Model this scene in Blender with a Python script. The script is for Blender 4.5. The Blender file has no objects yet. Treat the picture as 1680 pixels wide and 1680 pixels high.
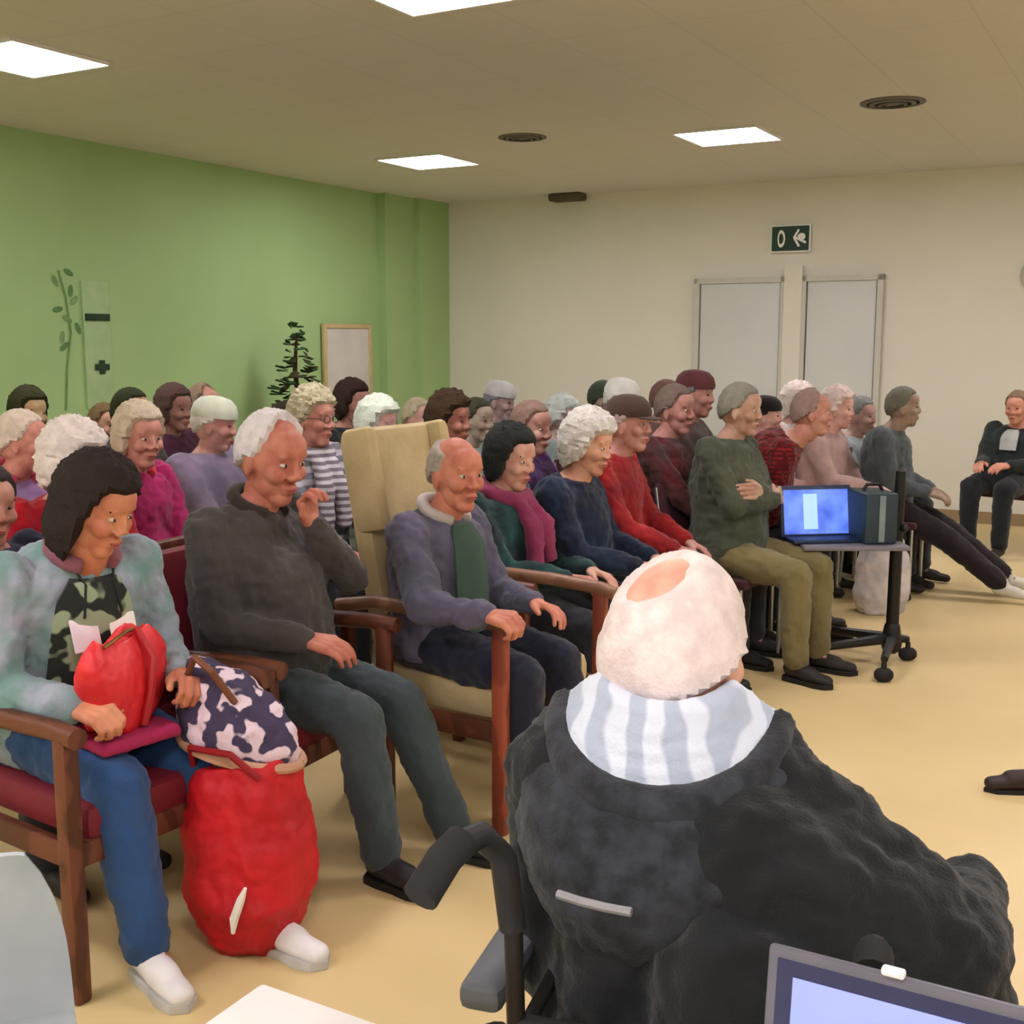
import bpy, math, random
from mathutils import Vector as V, Matrix as M, noise
random.seed(7)
S = bpy.context.scene
COL = S.collection
# ---------------------------------------------------------------- camera, world, exposure
F = 1914.0; TH = math.atan(283 / F); H = 1.55
CT, ST = math.cos(TH), math.sin(TH)
cam = bpy.data.cameras.new('camera'); cam.sensor_width = 36; cam.lens = F / 1680 * 36; cam.clip_start = .05
co = bpy.data.objects.new('camera', cam); COL.objects.link(co)
co.location = (0, 0, H); co.rotation_euler = (math.pi / 2 - TH, 0, 0); S.camera = co
w = bpy.data.worlds.new('world'); S.world = w; w.use_nodes = True
w.node_tree.nodes['Background'].inputs[0].default_value = (.9, .95, 1, 1)
w.node_tree.nodes['Background'].inputs[1].default_value = .3
S.view_settings.view_transform = 'Standard'; S.view_settings.look = 'None'
S.view_settings.gamma = 1; S.view_settings.use_curve_mapping = False
S.view_settings.exposure = 0.93
LAMP = 17.0          # strength of the ceiling panels
# room frame: origin in the far corner, U along the back wall, W towards the back wall
PH = math.radians(-29.5); C0 = V((-.797, 12.541, 0))
U = V((math.cos(PH), math.sin(PH), 0)); W = V((-U.y, U.x, 0))
RH = 2.95
def room(u, v, z=0): return C0 + U * u + W * v + V((0, 0, z))
def atx(px, y, z=1.2): return (px - 840) / F * (y * CT - (z - H) * ST)
def zat(py, y):
    b = (840 - py) / F; t = y / (CT + b * ST); return H + (-ST + b * CT) * t
# ---------------------------------------------------------------- materials
def lin(c):
    return tuple((x / 255 / 12.92 if x / 255 <= .04045 else ((x / 255 + .055) / 1.055) ** 2.4) for x in c) + (1,)
def mat(name, c, rough=.8, c2=None, pat='noise', scale=9., var=.22, bump=0., bscale=60, metal=0., spec=.4, sheen=0., emit=0, alpha=1, coat=0, trans=0):
    m = bpy.data.materials.new(name); m.use_nodes = True; nt = m.node_tree; N = nt.nodes; L = nt.links
    b = N['Principled BSDF']; b.inputs['Roughness'].default_value = rough; b.inputs['Metallic'].default_value = metal
    b.inputs['Specular IOR Level'].default_value = spec; b.inputs['Sheen Weight'].default_value = sheen
    b.inputs['Coat Weight'].default_value = coat; b.inputs['Transmission Weight'].default_value = trans
    b.inputs['Alpha'].default_value = alpha
    A = lin(c); B = lin(c2) if c2 else tuple(max(0, x * (1 - var)) for x in A[:3]) + (1,)
    tc = N.new('ShaderNodeTexCoord')
    def noi(s, d=3):
        n = N.new('ShaderNodeTexNoise'); n.inputs['Scale'].default_value = s; n.inputs['Detail'].default_value = d
        L.new(tc.outputs['Object'], n.inputs['Vector']); return n
    mix = N.new('ShaderNodeMix'); mix.data_type = 'RGBA'; mix.inputs[6].default_value = A; mix.inputs[7].default_value = B
    def ramp(src, a, bb):
        r = N.new('ShaderNodeMapRange'); r.inputs[1].default_value = a; r.inputs[2].default_value = bb
        L.new(src, r.inputs[0]); return r.outputs[0]
    if pat == 'noise': f = ramp(noi(scale).outputs[0], .35, .65)
    elif pat == 'print': f = ramp(noi(scale, 1).outputs[0], .49, .53)
    elif pat == 'cells':
        v = N.new('ShaderNodeTexVoronoi'); v.inputs['Scale'].default_value = scale; L.new(tc.outputs['Object'], v.inputs['Vector']); f = ramp(v.outputs[0], .3, .42)
    elif pat in ('stripe', 'stripex', 'wood'):
        v = N.new('ShaderNodeTexWave'); v.inputs['Scale'].default_value = scale; v.bands_direction = 'Z' if pat == 'stripe' else ('X' if pat == 'stripex' else 'Y')
        v.inputs['Distortion'].default_value = 8 if pat == 'wood' else .6
        L.new(tc.outputs['Object'], v.inputs['Vector']); f = ramp(v.outputs[1], .35, .65)
    elif pat == 'plaid':
        fs = []
        for d in 'YZ':
            v = N.new('ShaderNodeTexWave'); v.inputs['Scale'].default_value = scale; v.bands_direction = d
            L.new(tc.outputs['Object'], v.inputs['Vector']); fs.append(ramp(v.outputs[1], .45, .6))
        a = N.new('ShaderNodeMath'); a.operation = 'MAXIMUM'; L.new(fs[0], a.inputs[0]); L.new(fs[1], a.inputs[1]); f = a.outputs[0]
    elif pat == 'tile':
        v = N.new('ShaderNodeTexBrick'); v.offset = 0; v.inputs['Scale'].default_value = 1; v.inputs['Brick Width'].default_value = .6; v.inputs['Row Height'].default_value = .6
        v.inputs['Mortar Size'].default_value = .006; L.new(tc.outputs['Object'], v.inputs['Vector']); f = v.outputs['Fac']
    L.new(f, mix.inputs[0]); L.new(mix.outputs[2], b.inputs['Base Color'])
    if bump:
        bp = N.new('ShaderNodeBump'); bp.inputs['Strength'].default_value = bump; bp.inputs['Distance'].default_value = .01
        L.new(noi(bscale).outputs[0], bp.inputs['Height']); L.new(bp.outputs[0], b.inputs['Normal'])
    if emit:
        L.new(mix.outputs[2], b.inputs['Emission Color']); b.inputs['Emission Strength'].default_value = emit
    return m
_cc = {}
def cloth(c, c2=None, pat='noise', scale=6, rough=.9, bump=.25, var=.25):
    k = (c, c2, pat, scale)
    if k not in _cc: _cc[k] = mat('cloth', c, rough, c2, pat, scale, var, bump, 220, sheen=.15, spec=.2)
    return _cc[k]
WOOD = mat('wood_brown', (106, 60, 42), .45, (78, 42, 28), 'wood', 5, bump=.05)
WOODL = mat('wood_tan', (146, 108, 84), .45, (122, 86, 64), 'wood', 5)
METAL = mat('metal', (190, 195, 200), .3, metal=1, var=.05)
DARKM = mat('dark_metal', (32, 30, 28), .45, metal=.3, var=.1)
BLACK = mat('black_plastic', (22, 22, 24), .5, var=.2)
RUBBER = mat('rubber', (28, 28, 28), .8, var=.2)
REDVINYL = mat('dark_red_vinyl', (122, 28, 44), .55, var=.25)
BEIGE = mat('beige_upholstery', (196, 178, 136), .85, (176, 158, 116), 'noise', 5, bump=.2)
WHITE = mat('white_plain', (240, 240, 236), .6, var=.04)
EYEW = mat('eye_white', (196, 186, 176), .3, var=.02)
IRIS = mat('iris', (48, 34, 26), .2, var=.1)
LIP = mat('lips', (168, 88, 78), .5, var=.1)
BROW = mat('brow', (120, 105, 95), .9, var=.2)
# ---------------------------------------------------------------- geometry helpers
class MB:
    def __init__(s): s.v = []; s.f = []
    def add(s, vs, fs):
        o = len(s.v); s.v += [V(p) for p in vs]; s.f += [tuple(i + o for i in f) for f in fs]; return s
    def rings(s, rings, cap=True):
        n = len(rings[0]); vs = [p for r in rings for p in r]; fs = []
        for i in range(len(rings) - 1):
            for j in range(n):
                k = (j + 1) % n; fs.append((i * n + j, i * n + k, (i + 1) * n + k, (i + 1) * n + j))
        if cap:
            fs.append(tuple(range(n))[::-1]); m = (len(rings) - 1) * n; fs.append(tuple(range(m, m + n)))
        return s.add(vs, fs)
    def cone(s, a, ra, b, rb, n=14, flat=1., up=(0, 0, 1)):
        a = V(a); b = V(b); d = b - a
        if d.length < 1e-5: d = V((0, 0, 1e-4))
        d.normalize(); u = V(up); u = u - d * u.dot(d)
        if u.length < .05: u = V((1, 0, 0)) - d * d.x
        u.normalize(); w = d.cross(u); R = []
        for c, r, angs in ((a, ra, (-88, -60, -30, 0)), (b, rb, (0, 30, 60, 88))):
            for q in angs:
                q = math.radians(q); rr = r * math.cos(q)
                R.append([c + d * (r * math.sin(q) * (flat if flat < 1 else 1)) + w * (rr * math.cos(t)) + u * (rr * flat * math.sin(t)) for t in [2 * math.pi * j / n for j in range(n)]])
        return s.rings(R)
    def ell(s, c, r, rot=None, n=16, m=10):
        c = V(c); R = []
        for i in range(m + 1):
            q = math.pi * (i / m) ; q = min(max(q, .04), math.pi - .04)
            ring = []
            for j in range(n):
                t = 2 * math.pi * j / n; p = V((r[0] * math.sin(q) * math.cos(t), r[1] * math.sin(q) * math.sin(t), -r[2] * math.cos(q)))
                ring.append(c + (rot @ p if rot else p))
            R.append(ring)
        return s.rings(R)
    def box(s, c, size, rot=None, bev=0):
        x, y, z = [k / 2 for k in size]; b = min(bev, x * .9, y * .9, z * .9)
        c = V(c)
        def T(p): return c + (rot @ V(p) if rot else V(p))
        if b <= 0:
            vs = [T((i, j, k)) for k in (-z, z) for (i, j) in ((-x, -y), (x, -y), (x, y), (-x, y))]
            return s.add(vs, [(3, 2, 1, 0), (4, 5, 6, 7), (0, 1, 5, 4), (1, 2, 6, 5), (2, 3, 7, 6), (3, 0, 4, 7)])
        R = []
        def ring(ix, iy, zz, rr):
            o = []
            for (sx, sy, a0) in ((1, 1, 0), (-1, 1, 90), (-1, -1, 180), (1, -1, 270)):
                for a in (0, 45, 90):
                    q = math.radians(a0 + a); o.append(T((sx * (x - b) + rr * math.cos(q), sy * (y - b) + rr * math.sin(q), zz)))
            return o
        for zz, rr in ((-z, b * .35), (-z + b * .3, b * .8), (-z + b, b), (z - b, b), (z - b * .3, b * .8), (z, b * .35)): R.append(ring(0, 0, zz, rr))
        return s.rings(R)
    def tube(s, pts, r, n=10, rs=None):
        pts = [V(p) for p in pts]; R = []; up = None
        for i, p in enumerate(pts):
            d = (pts[min(i + 1, len(pts) - 1)] - pts[max(i - 1, 0)]).normalized()
            if up is None:
                up = V((0, 0, 1)) if abs(d.z) < .9 else V((1, 0, 0))
            u = (up - d * up.dot(d))
            if u.length < .01: u = d.orthogonal()
            u.normalize(); up = u; w_ = d.cross(u); rr = rs[i] if rs else r
            R.append([p + (w_ * math.cos(t) + u * math.sin(t)) * rr for t in [2 * math.pi * j / n for j in range(n)]])
        return s.rings(R)
    def prism(s, pts, z0, z1, T=None):      # outline in XY extruded along Z
        n = len(pts); vs = [V((x, y, z0)) for x, y in pts] + [V((x, y, z1)) for x, y in pts]
        if T: vs = [T @ p for p in vs]
        fs = [tuple(range(n))[::-1], tuple(range(n, 2 * n))] + [(i, (i + 1) % n, n + (i + 1) % n, n + i) for i in range(n)]
        return s.add(vs, fs)
    def me(s, name='m', smooth=True):
        m = bpy.data.meshes.new(name); m.from_pydata([tuple(p) for p in s.v], [], s.f); m.validate(); m.update()
        if smooth: m.polygons.foreach_set('use_smooth', [True] * len(m.polygons))
        return m
    def addmesh(s, m, T):
        return s.add([T @ v.co for v in m.vertices], [tuple(p.vertices) for p in m.polygons])
_tex = {}
def tex(sc):
    if sc not in _tex:
        t = bpy.data.textures.new('folds', 'CLOUDS'); t.noise_scale = sc; t.noise_depth = 2; _tex[sc] = t
    return _tex[sc]
def fuse(mb, voxel, sm=3, disp=0, dsc=.12):
    me = mb.me(); o = bpy.data.objects.new('tmp', me); COL.objects.link(o)
    r = o.modifiers.new('r', 'REMESH'); r.mode = 'VOXEL'; r.voxel_size = voxel; r.use_smooth_shade = True
    if sm: q = o.modifiers.new('s', 'SMOOTH'); q.factor = .5; q.iterations = sm
    if disp:
        for dd, ss in ((disp, dsc), (disp * .45, dsc * .35)):
            q = o.modifiers.new('d', 'DISPLACE'); q.texture = tex(round(ss, 4)); q.strength = dd; q.mid_level = .5; q.texture_coords = 'LOCAL'
    dg = bpy.context.evaluated_depsgraph_get(); dg.update()
    m2 = bpy.data.meshes.new_from_object(o.evaluated_get(dg))
    bpy.data.objects.remove(o); bpy.data.meshes.remove(me)
    m2.polygons.foreach_set('use_smooth', [True] * len(m2.polygons)); return m2
def link(name, me, m, parent=None, loc=None):
    me.materials.clear(); me.materials.append(m); me.name = name
    o = bpy.data.objects.new(name, me); COL.objects.link(o)
    if parent: o.parent = parent
    if loc is not None: o.location = loc
    return o
def obj(name, mb, m, parent=None, smooth=True, loc=None): 
    me = mb.me(name, smooth)
    if smooth:
        try: me.set_sharp_from_angle(angle=math.radians(38))
        except Exception: pass
    return link(name, me, m, parent, loc)
def tag(o, label, cat, group=None):
    o['label'] = label; o['category'] = cat
    if group: o['group'] = group
    return o
def thing(name, loc, rz, label, cat, group=None):
    o = bpy.data.objects.new(name, None); COL.objects.link(o); o.location = loc; o.rotation_euler = (0, 0, rz); o.empty_display_size = .1
    return tag(o, label, cat, group)
def copy_tree(o, parent=None):
    c = o.copy(); COL.objects.link(c); c.parent = parent
    for ch in list(o.children): copy_tree(ch, c)
    return c
def struct(name, mb, m, smooth=False):
    o = obj(name, mb, m, None, smooth); o['kind'] = 'structure'; return o
# ---------------------------------------------------------------- room shell
GREEN = mat('green_paint', (160, 193, 134), .75, (154, 187, 127), 'noise', 1.2, bump=.03)
CREAM = mat('cream_paint', (220, 219, 206), .8, (215, 214, 201), 'noise', 1.0, bump=.03)
CEIL = mat('ceiling_tiles', (206, 205, 200), .9, (198, 197, 192), 'tile')
FLOOR = mat('floor_vinyl', (220, 198, 145), .36, (212, 190, 137), 'noise', 1.5, spec=.35)
DOORM = mat('door_white', (206, 210, 208), .55, (200, 205, 204), 'noise', 1.0)
RU, RV = 10.2, -13.6
RM = M.Rotation(PH, 4, 'Z').to_3x3()
def rbox(mb, u0, u1, v0, v1, z0, z1, bev=0):
    return mb.box(room((u0 + u1) / 2, (v0 + v1) / 2, (z0 + z1) / 2), (u1 - u0, v1 - v0, z1 - z0), RM, bev)
def local_struct(name, u0, u1, v0, v1, z0, z1, m):   # boxes with the room's own axes so their textures line up
    mb = MB().box(((u0 + u1) / 2, (v0 + v1) / 2, (z0 + z1) / 2), (u1 - u0, v1 - v0, z1 - z0))
    o = struct(name, mb, m); o.location = C0; o.rotation_euler = (0, 0, PH); return o
local_struct('floor', -.1, RU + .1, RV - .1, .1, -.1, 0, FLOOR)
local_struct('ceiling', -.1, RU + .1, RV - .1, .1, RH, RH + .1, CEIL)
local_struct('wall_left', -.1, 0, RV, 0, 0, RH, GREEN)
local_struct('wall_back', -.1, RU + .1, 0, .1, 0, RH, CREAM)
local_struct('wall_right', RU, RU + .1, RV, 0, 0, RH, CREAM)
local_struct('wall_front', -.1, RU + .1, RV - .1, RV, 0, RH, CREAM)
# green boxed column in the far left corner, in two steps
local_struct('trim_1', 0, .10, -1.05, -.0, 0, RH, GREEN)
local_struct('trim_2', 0.10, .16, -.55, -.0, 0, RH, GREEN)
BB = mat('skirting', (150, 128, 96), .6, var=.1)
local_struct('baseboard_back', .16, RU, -.015, 0, 0, .10, BB)
local_struct('baseboard_left', 0, .015, RV, -1.05, 0, .10, BB)
def double_door():
    r = bpy.data.objects.new('door_1', None); COL.objects.link(r); r.location = C0; r.rotation_euler = (0, 0, PH); r['kind'] = 'structure'
    FR = mat('door_frame', (196, 196, 186), .6, var=.04)
    for a, b, hs in ((2.95, 3.72, 3.66), (3.95, 4.57, 4.02)):
        lf = obj('door_leaf', MB().box(((a + b) / 2, -.02, 1.03), (b - a - .02, .04, 2.06), bev=.004), DOORM, r)
        obj('door_handle', MB().cone((hs, -.04, 1.0), .011, (hs, -.075, 1.0), .011).cone((hs, -.075, 1.0), .010, (hs + (-.11 if hs < 3.8 else .11), -.075, 1.0), .009), METAL, lf)
    f = MB()
    for a, b, z0, z1 in ((2.90, 2.95, 0, 2.11), (3.72, 3.755, 0, 2.11), (3.915, 3.95, 0, 2.11), (4.57, 4.62, 0, 2.11), (2.9, 3.755, 2.06, 2.11), (3.915, 4.62, 2.06, 2.11)):
        f.box(((a + b) / 2, -.03, (z0 + z1) / 2), (b - a, .06, z1 - z0))
    obj('door_frame', f, FR, r, False)
    obj('mullion', MB().box((3.835, -.035, 1.1), (.16, .07, 2.2)), CREAM, r, False)
double_door()
# emergency-exit style sign above the doors
def sign():
    t = thing('exit_sign', room(3.79, -.03, 2.34), PH, 'small dark green sign with white symbols above the white doors', 'sign')
    DG = mat('sign_green', (22, 58, 42), .5, var=.1)
    obj('sign_board', MB().box((0, 0, .10), (.36, .03, .24), bev=.006), WHITE, t)
    obj('green_panel', MB().box((0, -.017, .10), (.335, .006, .215)), DG, t, False)
    s = MB(); R = []
    for k in range(24):
        a = 2 * math.pi * k / 24; e = V((.034 * math.cos(a) * (1 if math.cos(a) > 0 else .75), 0, .066 * math.sin(a)))
        R.append([V((-.085, -.022, .10)) + e * 1.15, V((-.085, -.022, .10)) + e * .72, V((-.085, -.0205, .10)) + e * .72, V((-.085, -.0205, .10)) + e * 1.15])
    R.append(R[0]); s.rings(R, False)
    obj('letter_o', s, WHITE, t, False)
    s = MB()
    for a, b in (((.055, .175), (.015, .105)), ((.015, .105), (.06, .03)), ((.03, .105), (.12, .06))):
        s.cone((a[0] + .02, -.021, a[1]), .009, (b[0] + .02, -.021, b[1]), .011, flat=.3, up=(0, 1, 0))
    s.ell((.10, -.021, .112), (.036, .003, .032))
    obj('arrow_mark', s, WHITE, t)
sign()
t = thing('wall_clock', room(5.84, -.0, 1.98), PH, 'pale grey round wall clock at the right edge of the cream wall', 'clock')
obj('clock_case', MB().rings([[V((math.cos(a) * q_, y_, .09 + math.sin(a) * q_)) for a in [2 * math.pi * k / 28 for k in range(28)]] for q_, y_ in ((.14, 0), (.14, -.02), (.12, -.03), (.02, -.031))]), mat('clock_grey', (190, 186, 178), .6), t)
# ---------------------------------------------------------------- ceiling lights and vents
PANEL = mat('light_diffuser', (253, 244, 250), .5, var=.0, emit=LAMP)
FRAMEW = mat('white_frame', (225, 225, 220), .5, var=.03)
def panel():
    t = thing('ceiling_light', (0, 0, RH), PH, '', 'ceiling light')
    f = MB()
    for x, y, a, b in ((0, .295, .6, .02), (0, -.295, .6, .02), (.295, 0, .02, .57), (-.295, 0, .02, .57)): f.box((x, y, -.008), (a, b, .016))
    obj('frame', f, FRAMEW, t, False)
    obj('diffuser', MB().box((0, 0, -.006), (.57, .57, .010)), PANEL, t, False)
    return t
proto = panel(); first = True
plabs = {(1.6, -2.55): 'square white ceiling light nearest the green corner column', (4.05, -2.5): 'square white ceiling light in front of the white doors',
         (1.6, -6.4): 'large square white ceiling light at the left edge, above the green wall', (4.05, -6.4): 'large square white ceiling light cut by the top edge of the view'}
for u in (1.6, 4.05, 6.5, 8.9):
    for v in (-2.5, -6.4, -10.2, -12.9):
        key = (u, -2.55) if (u, v) == (1.6, -2.5) else (u, v)
        o = proto if first else copy_tree(proto); first = False
        p = room(u + (.12 if v < -6 else 0), key[1], RH); o.location = p
        o['label'] = plabs.get(key, 'square white ceiling light outside the view'); o['group'] = 'square ceiling lights' if key in plabs else 'ceiling lights outside the view'
VENT = mat('vent_grey', (96, 92, 82), .6, var=.1)
def vent(u, v, s, label):
    t = thing('ceiling_vent', room(u, v, RH), PH, label, 'vent', 'round ceiling vents')
    m = MB()
    for r0, z in ((s, -.006), (s * .72, -.012), (s * .45, -.018)):
        m.rings([[V((math.cos(a) * r, math.sin(a) * r, zz)) for a in [2 * math.pi * k / 28 for k in range(28)]] for r, zz in ((r0, 0), (r0, z), (r0 * .8, z - .004), (r0 * .8, 0))])
    obj('diffuser_rings', m, VENT, t); obj('centre_cap', MB().box((0, 0, -.006), (s * .5, s * .5, .012), None, s * .2), VENT, t)
vent(2.77, -3.13, .17, 'dark round ceiling vent between the two far ceiling lights')
vent(5.28, -3.1, .19, 'dark round ceiling vent right of the light before the doors')
t = thing('ceiling_sensor', room(1.6, -.12, RH), PH, 'dark low box on the ceiling edge at the cream wall', 'sensor')
obj('housing', MB().box((0, 0, -.035), (.34, .18, .07), bev=.02), mat('sensor_brown', (92, 84, 66), .7), t)
# ---------------------------------------------------------------- things on the green wall
def wall_left_T(v, z, off=.0):
    return room(off, v, z)
def yv(px):                                   # v coordinate on the left wall seen at picture column px
    a = (px - 840) / (F / CT * (CT * CT + ST * ST) ** 0 ); k = (px - 840) / 1935.0
    # C0 + v*W = s*(k,1)
    return (C0.x - k * C0.y) / (k * W.y - W.x)
def notice():
    v0 = yv(158); v1 = yv(120)
    t = thing('wall_notice', room(.0, v0, 1.15), PH, 'pale green notice with short dark bars on the green wall', 'notice')
    PG = mat('pale_green', (166, 196, 148), .8, (156, 188, 138), 'noise', 9); DK = mat('dark_green_ink', (36, 64, 40), .8)
    obj('board', MB().box((.01, 0, .36), (.02, .24, .92), bev=.005), PG, t)
    obj('dark_bar', MB().box((.026, -.0, .56), (.014, .22, .05), bev=.004), DK, t)
    obj('dark_bar', MB().box((.026, .02, .20), (.014, .13, .045), bev=.004).box((.026, .02, .20), (.012, .05, .1), bev=.004), DK, t)
    t = thing('wall_sticker', room(.0, v1 - .05, 1.25), PH, 'faint branch sticker with leaves left of the wall notice', 'sticker')
    obj('branch', MB().tube([(.003, -.05, -.2), (.003, -.02, .1), (.003, .03, .35), (.003, .0, .6), (.003, -.05, .78)], .008), mat('branch_green', (112, 150, 92), .8), t)
    for k in range(9):
        q = math.radians(40 + 37 * k); c = V((.004, .01 + .09 * math.cos(q * 3), .25 + .065 * k))
        obj('leaf', MB().ell(c, (.004, .045, .02), M.Rotation(q, 3, 'X')), mat('leaf_pale', (124, 160, 104), .8) if k % 2 else mat('leaf_dark', (96, 140, 84), .8), t)
notice()
def picture():
    v0 = yv(565); 
    t = thing('notice_board', room(.0, v0, 1.02), PH, 'white board in a pale wood frame near the green corner', 'board')
    t.location = room(.03, v0, 1.0)
    q = .66
    obj('board', MB().box((0, 0, .33), (.02, q, .66)), mat('board_white', (206, 204, 196), .7, (196, 194, 188), 'noise', 4), t, False)
    f = MB()
    for y, z, a, b in ((0, .675, q + .06, .04), (0, -.015, q + .06, .04), (q / 2 + .015, .33, .04, .7), (-q / 2 - .015, .33, .04, .7)): f.box((.005, y, z), (.04, a, b), bev=.006)
    obj('frame', f, mat('frame_pale_wood', (198, 180, 132), .6, var=.1), t)
picture()
def plant():
    v0 = yv(486); k_ = (487 - 840) / 1935; b_ = C0 + U * .42; v_ = (b_.x - k_ * b_.y) / (k_ * W.y - W.x); p = room(.42, v_, 0)
    t = thing('potted_plant', p, .3, 'tall dark potted plant by the green wall left of the board', 'plant')
    obj('pot', MB().rings([[V((math.cos(a) * r, math.sin(a) * r, z)) for a in [2 * math.pi * k / 24 for k in range(24)]] for r, z in ((.13, 0), (.18, .34), (.19, .35), (.165, .35), (.15, .3))]), mat('pot_terracotta', (120, 74, 52), .8), t)
    obj('soil', MB().ell((0, 0, .3), (.16, .16, .03)), mat('soil', (46, 34, 26), 1), t)
    obj('stem', MB().tube([(0, 0, .3), (.02, .0, .8), (-.02, .02, 1.3), (0, 0, 1.6)], .03, rs=[.03, .026, .02, .01]), mat('stem', (74, 54, 36), .9), t)
    lf = MB(); lf2 = MB()
    for k in range(150):
        z = random.uniform(.75, 1.66); rad = (1.72 - z) * .36 + .03; a = random.uniform(0, 6.28)
        p0 = V((math.cos(a) * .03, math.sin(a) * .03, z)); r_ = rad * random.uniform(.6, 1)
        p1 = V((math.cos(a) * r_, math.sin(a) * r_, z + random.uniform(-.08, .06)))
        (lf if k % 2 else lf2).cone(p0.lerp(p1, .4), .016, p1, .046, 8, .2)
    obj('foliage', lf, mat('foliage_green', (34, 78, 44), .6, var=.3), t); obj('foliage', lf2, mat('foliage_brown', (58, 56, 30), .6, var=.3), t)
plant()
# ---------------------------------------------------------------- people
def head_mesh(kind, vox):
    m = MB()
    m.ell((-.006, 0, .014), (.096, .075, .104)); m.ell((.012, 0, -.052), (.066, .058, .066)); m.ell((.052, 0, -.092), (.03, .034, .026))
    m.ell((.045, 0, .045), (.05, .06, .05))
    m.cone((.073, -.038, .030), .0125, (.073, .038, .030), .0125)                     # brow
    nz = .009 if kind == 'f' else .011
    m.cone((.084, 0, .018), .009, (.099, 0, -.022), nz); m.ell((.094, .014, -.027), (.012, .009, .008)); m.ell((.094, -.014, -.027), (.012, .009, .008))
    for s in (1, -1):
        m.ell((.060, s * .038, -.022), (.028, .024, .026))
        m.ell((-.004, s * .077, -.004), (.019, .008, .033)); m.ell((.0, s * .079, -.03), (.01, .007, .012))
    m.ell((.079, 0, -.056), (.016, .026, .012)); m.ell((.078, 0, -.067), (.015, .022, .010))
    m.cone((0, 0, -.05), .050, (-.018, 0, -.105), .050)
    return fuse(m, vox, 2)
def hand_mesh(curl, vox):
    m = MB()
    m.cone((-.02, 0, 0), .026, (.02, 0, 0), .028, flat=.75)
    for i, y in enumerate((-.031, -.011, .010, .030)):
        m.cone((.012, y * .55, 0), .015, (.082 - abs(i - 2) * .004, y, .002), .0125)
        p = V((.084 - abs(i - 2) * .005, y, .002)); a = 0; ln = (.78, .95, 1.0, .92)[i]
        for L_, c, r in ((.042, curl[0], .0098), (.027, curl[1], .0088), (.021, curl[2], .0078)):
            a -= math.radians(c); q = p + V((math.cos(a), (y * .9) * .3, math.sin(a))) * L_ * ln
            m.cone(p, r, q, r * .93, 10); p = q
    m.cone((.015, .02, -.005), .016, (.048, .046, -.014), .0125); m.cone((.048, .046, -.014), .0118, (.078, .052, -.026), .0095)
    return fuse(m, vox, 1)
HEADS = {}; HANDS = {}
def getm(D, k, fn):
    if k not in D: D[k] = fn()
    return D[k]
CUR = {'rest': (18, 28, 22), 'grip': (48, 62, 45), 'flat': (8, 10, 8)}
def hair_mesh(style, n=40, seed=0):
    # hairline by direction: (front, side, back) lower limits, thickness, crown removal, noise
    st = {'short': (.62, -.05, -.62, .012, 9, .003), 'ring': (2.0, -.05, -.62, .011, .62, .002), 'crown': (.80, -.10, -.66, .008, 9, .001), 'bob': (.55, -.62, -.92, .024, 9, .006),
          'curly': (.5, -.25, -.8, .03, 9, .013), 'puff': (.45, -.45, -.85, .036, 9, .010), 'receding': (.95, -.05, -.65, .012, 9, .004),
          'long': (.52, -.8, -.97, .026, 9, .006)}[style]
    m = MB(); R = []
    def ss(a, b, x):
        x = min(1, max(0, (x - a) / (b - a))); return x * x * (3 - 2 * x)
    for i in range(n + 1):
        q = min(max(math.pi * i / n, .02), math.pi - .02); ring = []
        for j in range(n):
            t = 2 * math.pi * j / n; d = V((math.sin(q) * math.cos(t), math.sin(q) * math.sin(t), -math.cos(q)))
            hx = d.x / max(.25, math.sqrt(d.x * d.x + d.y * d.y))
            hx = max(-1, min(1, hx))
            lim = st[1] + (st[0] - st[1]) * (hx ** 1.2) if hx > 0 else st[1] + (st[2] - st[1]) * ((-hx) ** .8)
            if hx > 0: lim = st[1] + (st[0] - st[1]) * ss(.1, .75, hx)
            k = ss(lim - .07, lim + .07, d.z + .03 * noise.noise(d * 6 + V((seed, 0, 0))))
            if st[4] < 5: k *= 1 - ss(st[4] - .1, st[4] + .14, d.z + .35 * d.x)
            if style == 'crown':
                e_ = (d - V((-.50, .16, .85))).length; k *= ss(.36, .62, e_ + .06 * noise.noise(d * 5))
            base = V((d.x * .097, d.y * .0765, d.z * .105)) + V((-.006, 0, .014))
            if style == 'crown' and d.z < .3: base.y *= 1 + .20 * k * (.3 - d.z); base.x -= .012 * k * max(0, -d.x) * (.3 - d.z)
            if d.z < 0: base.y *= 1 + .05 * k; base.x -= .0
            th = st[3] * (.8 + .4 * max(0, d.z)) + st[5] * noise.noise(d * 9 + V((seed, 3, 0))) * 1.3 + st[5] * .6 * noise.noise(d * 22)
            p = base + d * (th * k - .016 * (1 - k))
            if style in ('bob', 'long', 'puff') and d.z < -.2 and k > .3: p.z -= (.02 if style != 'long' else .06) * k; p.x += .004
            ring.append(p)
        R.append(ring)
    return m.rings(R)
SEC = [(-.12, .105, .160, .02), (0, .132, .178, .01), (.2, .135, .168, .015), (.42, .132, .165, .012), (.62, .128, .175, .005), (.8, .115, .182, 0), (.91, .09, .16, -.005), (.98, .062, .095, 0), (1.06, .05, .058, .01)]
def smat(d, up=(0, 0, 1)):
    x = V(d).normalized(); z = V(up); z = z - x * z.dot(x)
    if z.length < .05: z = V((1, 0, 0)) - x * x.x
    z.normalize(); y = z.cross(x); return M((x, y, z)).transposed()
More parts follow.
